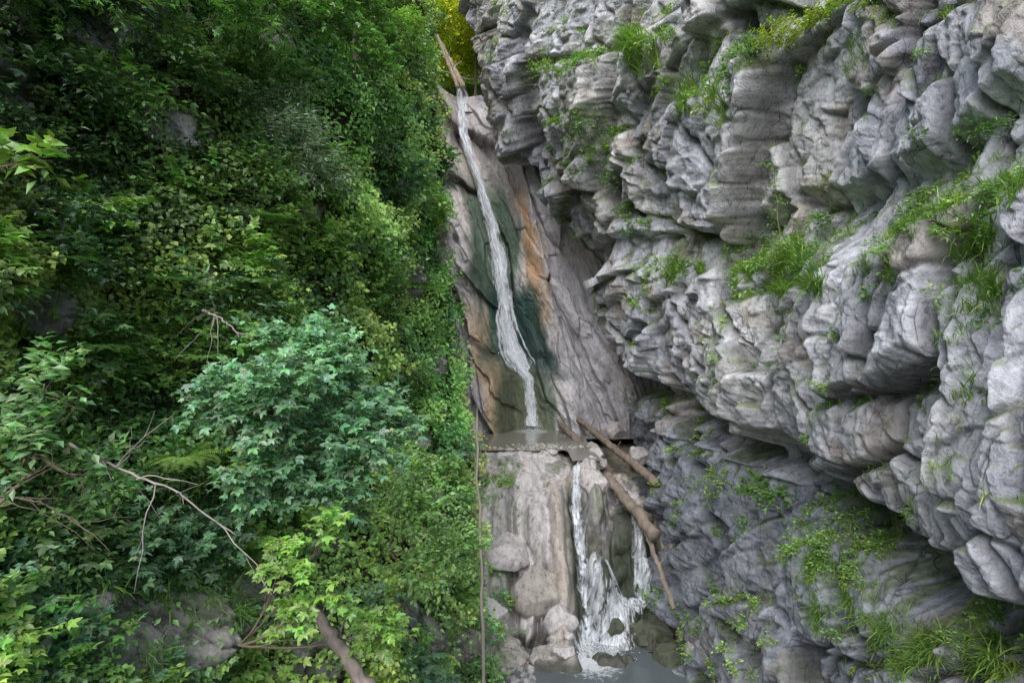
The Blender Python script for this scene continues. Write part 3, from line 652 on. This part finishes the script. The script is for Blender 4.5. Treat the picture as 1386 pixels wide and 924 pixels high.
for X0,Y0,Z0,col in [(-6.5,44,19,'yel'),(-3,50,22,'yel'),(-9,42,20,'yel'),(-1,46,20,'yel'),(-5,56,27,'yel'),(-5.5,38.5,16.5,'light'),(-2.5,38,16.0,'yel'),(-4.3,41,18,'yel')]:
    tree('sunlit_tree',(X0,Y0,Z0-1),7,(0,0),2.6,16,np.array(GR[col])*np.array([1.6,1.3,1.0]),.28,'s',.14)  # sunlight on these crowns is put into the brightened, yellowed leaf colour
# ------------------------------------------------------------ vegetation on the cliff
g=Fol();f=Fol()
up=RN[...,2];Yr=RP[...,1];Zr=RP[...,2]
sc1=fbm(Yr*.5,Zr*.5,190,3)
ledge=np.exp(-((Zr-1.75)/.5)**2)*1.0+np.exp(-((Zr+4.0)/.6)**2)*1.2*(Yr<12)+np.exp(-((Zr-6.4)/.7)**2)*.5+np.exp(-((Zr-9.3)/.9)**2)*.9+.20
w=np.clip((up-.35)*2.5,0,1)*ledge*ss(.35,.55,sc1)*Yr**1.0
w=w*(Yr>3.2)*(Yr<31)
w=(w/w.sum()).reshape(-1)
ix=rng.choice(w.size,size=4900,p=w);P=RP.reshape(-1,3)[ix]
tuft(g,P[:3900],11,.18,colmix(3900,['mid','light','yel'],[4,3,1])*.85,(-.45,-.2,-.1))
tuft(g,P[3100:3900],9,.18,np.array([(.42,.36,.22)]*800),(-.6,-.2,-.8))
for q in P[3900:]:
    shrub(f,q,(-.5,-.3,.3),.10+.012*q[1],8,7,.045+.0035*q[1],np.array(GR[rng.choice(['mid','light'])])*.85,'s',.6)
g.build('cliff_grass',M_grass)
for px,py,R,M,key,t in [(735,105,.35,30,'light','s'),(765,105,.3,24,'light','s'),(870,65,.3,30,'light','s'),(905,60,.25,24,'light','s'),(800,180,.45,60,'mid','s'),(815,210,.4,50,'light','s'),(830,250,.3,40,'mid','s'),(845,285,.25,30,'mid','s'),(855,320,.25,24,'mid','s'),(900,125,.22,20,'light','s'),(950,150,.2,14,'yel','s'),
 (1010,70,.4,50,'mid','s'),(1050,55,.45,60,'yel','s'),(1085,45,.4,50,'yel','s'),(1120,25,.25,20,'yel','s'),(1025,340,.45,50,'mid','n'),(1070,345,.5,60,'light','n'),(1105,350,.4,40,'mid','n'),(1110,295,.25,24,'mid','s'),(990,350,.3,30,'light','n'),(910,350,.25,24,'light','n'),(1320,190,.35,36,'mid','n'),(1350,170,.3,30,'mid','n'),(1340,260,.3,30,'mid','n'),(1290,320,.25,20,'light','n'),(970,640,.3,24,'light','s'),(1020,650,.35,30,'mid','m'),(1050,665,.35,30,'mid','m'),(1245,75,.12,10,'light','n'),(1190,350,.2,14,'light','n'),(1110,530,.15,12,'light','n'),(1300,860,.3,24,'light','n'),(1150,760,.2,16,'light','n')]:
    r=on_cliff(px,py)
    if r is None:continue
    q=r[0];shrub(f,q+np.array([-.08,-.05,0]),(-.6,-.4,.3),R*q[1]/10,M,11,.075*(.6+q[1]/22),np.array(GR[key])*.8,t,.65)
f.build('cliff_plants',M_leaf)
g=Fol()
for px,py,n,h in [(1040,375,40,.4),(1090,375,40,.4),(1060,350,40,.45),(1000,365,26,.3),(900,365,30,.4),(930,345,26,.3),(1190,360,40,.22),(1320,330,50,.35),(1290,300,40,.3),(1330,400,50,.3),(1220,300,36,.2),(1370,260,24,.3),(1290,440,24,.2),(1120,770,60,.3),(1130,830,60,.3),(1200,860,70,.3),(1260,880,70,.35),(1330,890,60,.4),(1375,900,50,.4),(1240,900,50,.3),(1110,545,24,.2),(1310,520,36,.25),(1260,660,24,.2),(870,80,30,.5),(840,75,30,.5),(920,130,26,.4),(960,150,20,.4),(1150,80,20,.2),(1270,620,20,.2),(1050,430,20,.2)]:
    r=on_cliff(px,py,26)
    if r is None:continue
    ii=r[1];ii=ii[rng.integers(0,len(ii),n)];P=RP[ii[:,0],ii[:,1]];y=P[0,1]
    tuft(g,P,9,h*(.6+y/25),colmix(n,['mid','light','yel'],[4,3,1])*.8,(-.6,-.3,0))
g.build('ledge_grass',M_grass)
x,y,z=on_cliff(1055,345)[0]
fl=Fol();wd=Fol();tp=np.array([x-.35,y-.3,z+2.0]);rt=np.array([x-.05,y-.05,z-.1]);p=lin(rt,tp,14,0,.01)
wd.tube(p,np.linspace(.016,.005,14),(.25,.22,.15),5)
for k in range(4,14):
    o=np.repeat(p[k][None],3,0);d=nrm(rng.normal(size=(3,3))*np.array([1,1,.25])+UP*.15)
    sprays(fl,o,d,np.full(3,.34*(1.1-k/20)),9,.085,GR['light'],'n',.25)
par=bpy.data.objects.new('ash_sapling',None);sc.collection.objects.link(par);a=fl.build('leaves',M_leaf);b=wd.build('stem',M_bark,True);a.parent=par;b.parent=par
# ------------------------------------------------------------ camera, light
cam=bpy.data.cameras.new('camera');co=bpy.data.objects.new('camera',cam);sc.collection.objects.link(co)
cam.lens=20;cam.sensor_width=36;cam.clip_end=600;cam.clip_start=.05;co.rotation_euler=(math.radians(90),0,0);sc.camera=co
el,az=math.radians(45),math.radians(197)
W=bpy.data.worlds.new('World');sc.world=W;W.use_nodes=True;nt=W.node_tree
sk=nt.nodes.new('ShaderNodeTexSky');sk.sky_type='NISHITA';sk.sun_disc=False;sk.sun_elevation=el;sk.sun_rotation=az
bg=nt.nodes['Background'];bg.inputs[1].default_value=.15;nt.links.new(sk.outputs[0],bg.inputs[0])
s=bpy.data.lights.new('sun','SUN');s.energy=5;s.angle=math.radians(55);s.color=(1,.97,.94)
so=bpy.data.objects.new('sun',s);sc.collection.objects.link(so)
sd=Vector((math.sin(az)*math.cos(el),math.cos(az)*math.cos(el),math.sin(el)))
so.rotation_euler=sd.to_track_quat('Z','Y').to_euler()
sc.view_settings.view_transform='Standard';sc.view_settings.look='None';sc.view_settings.exposure=0
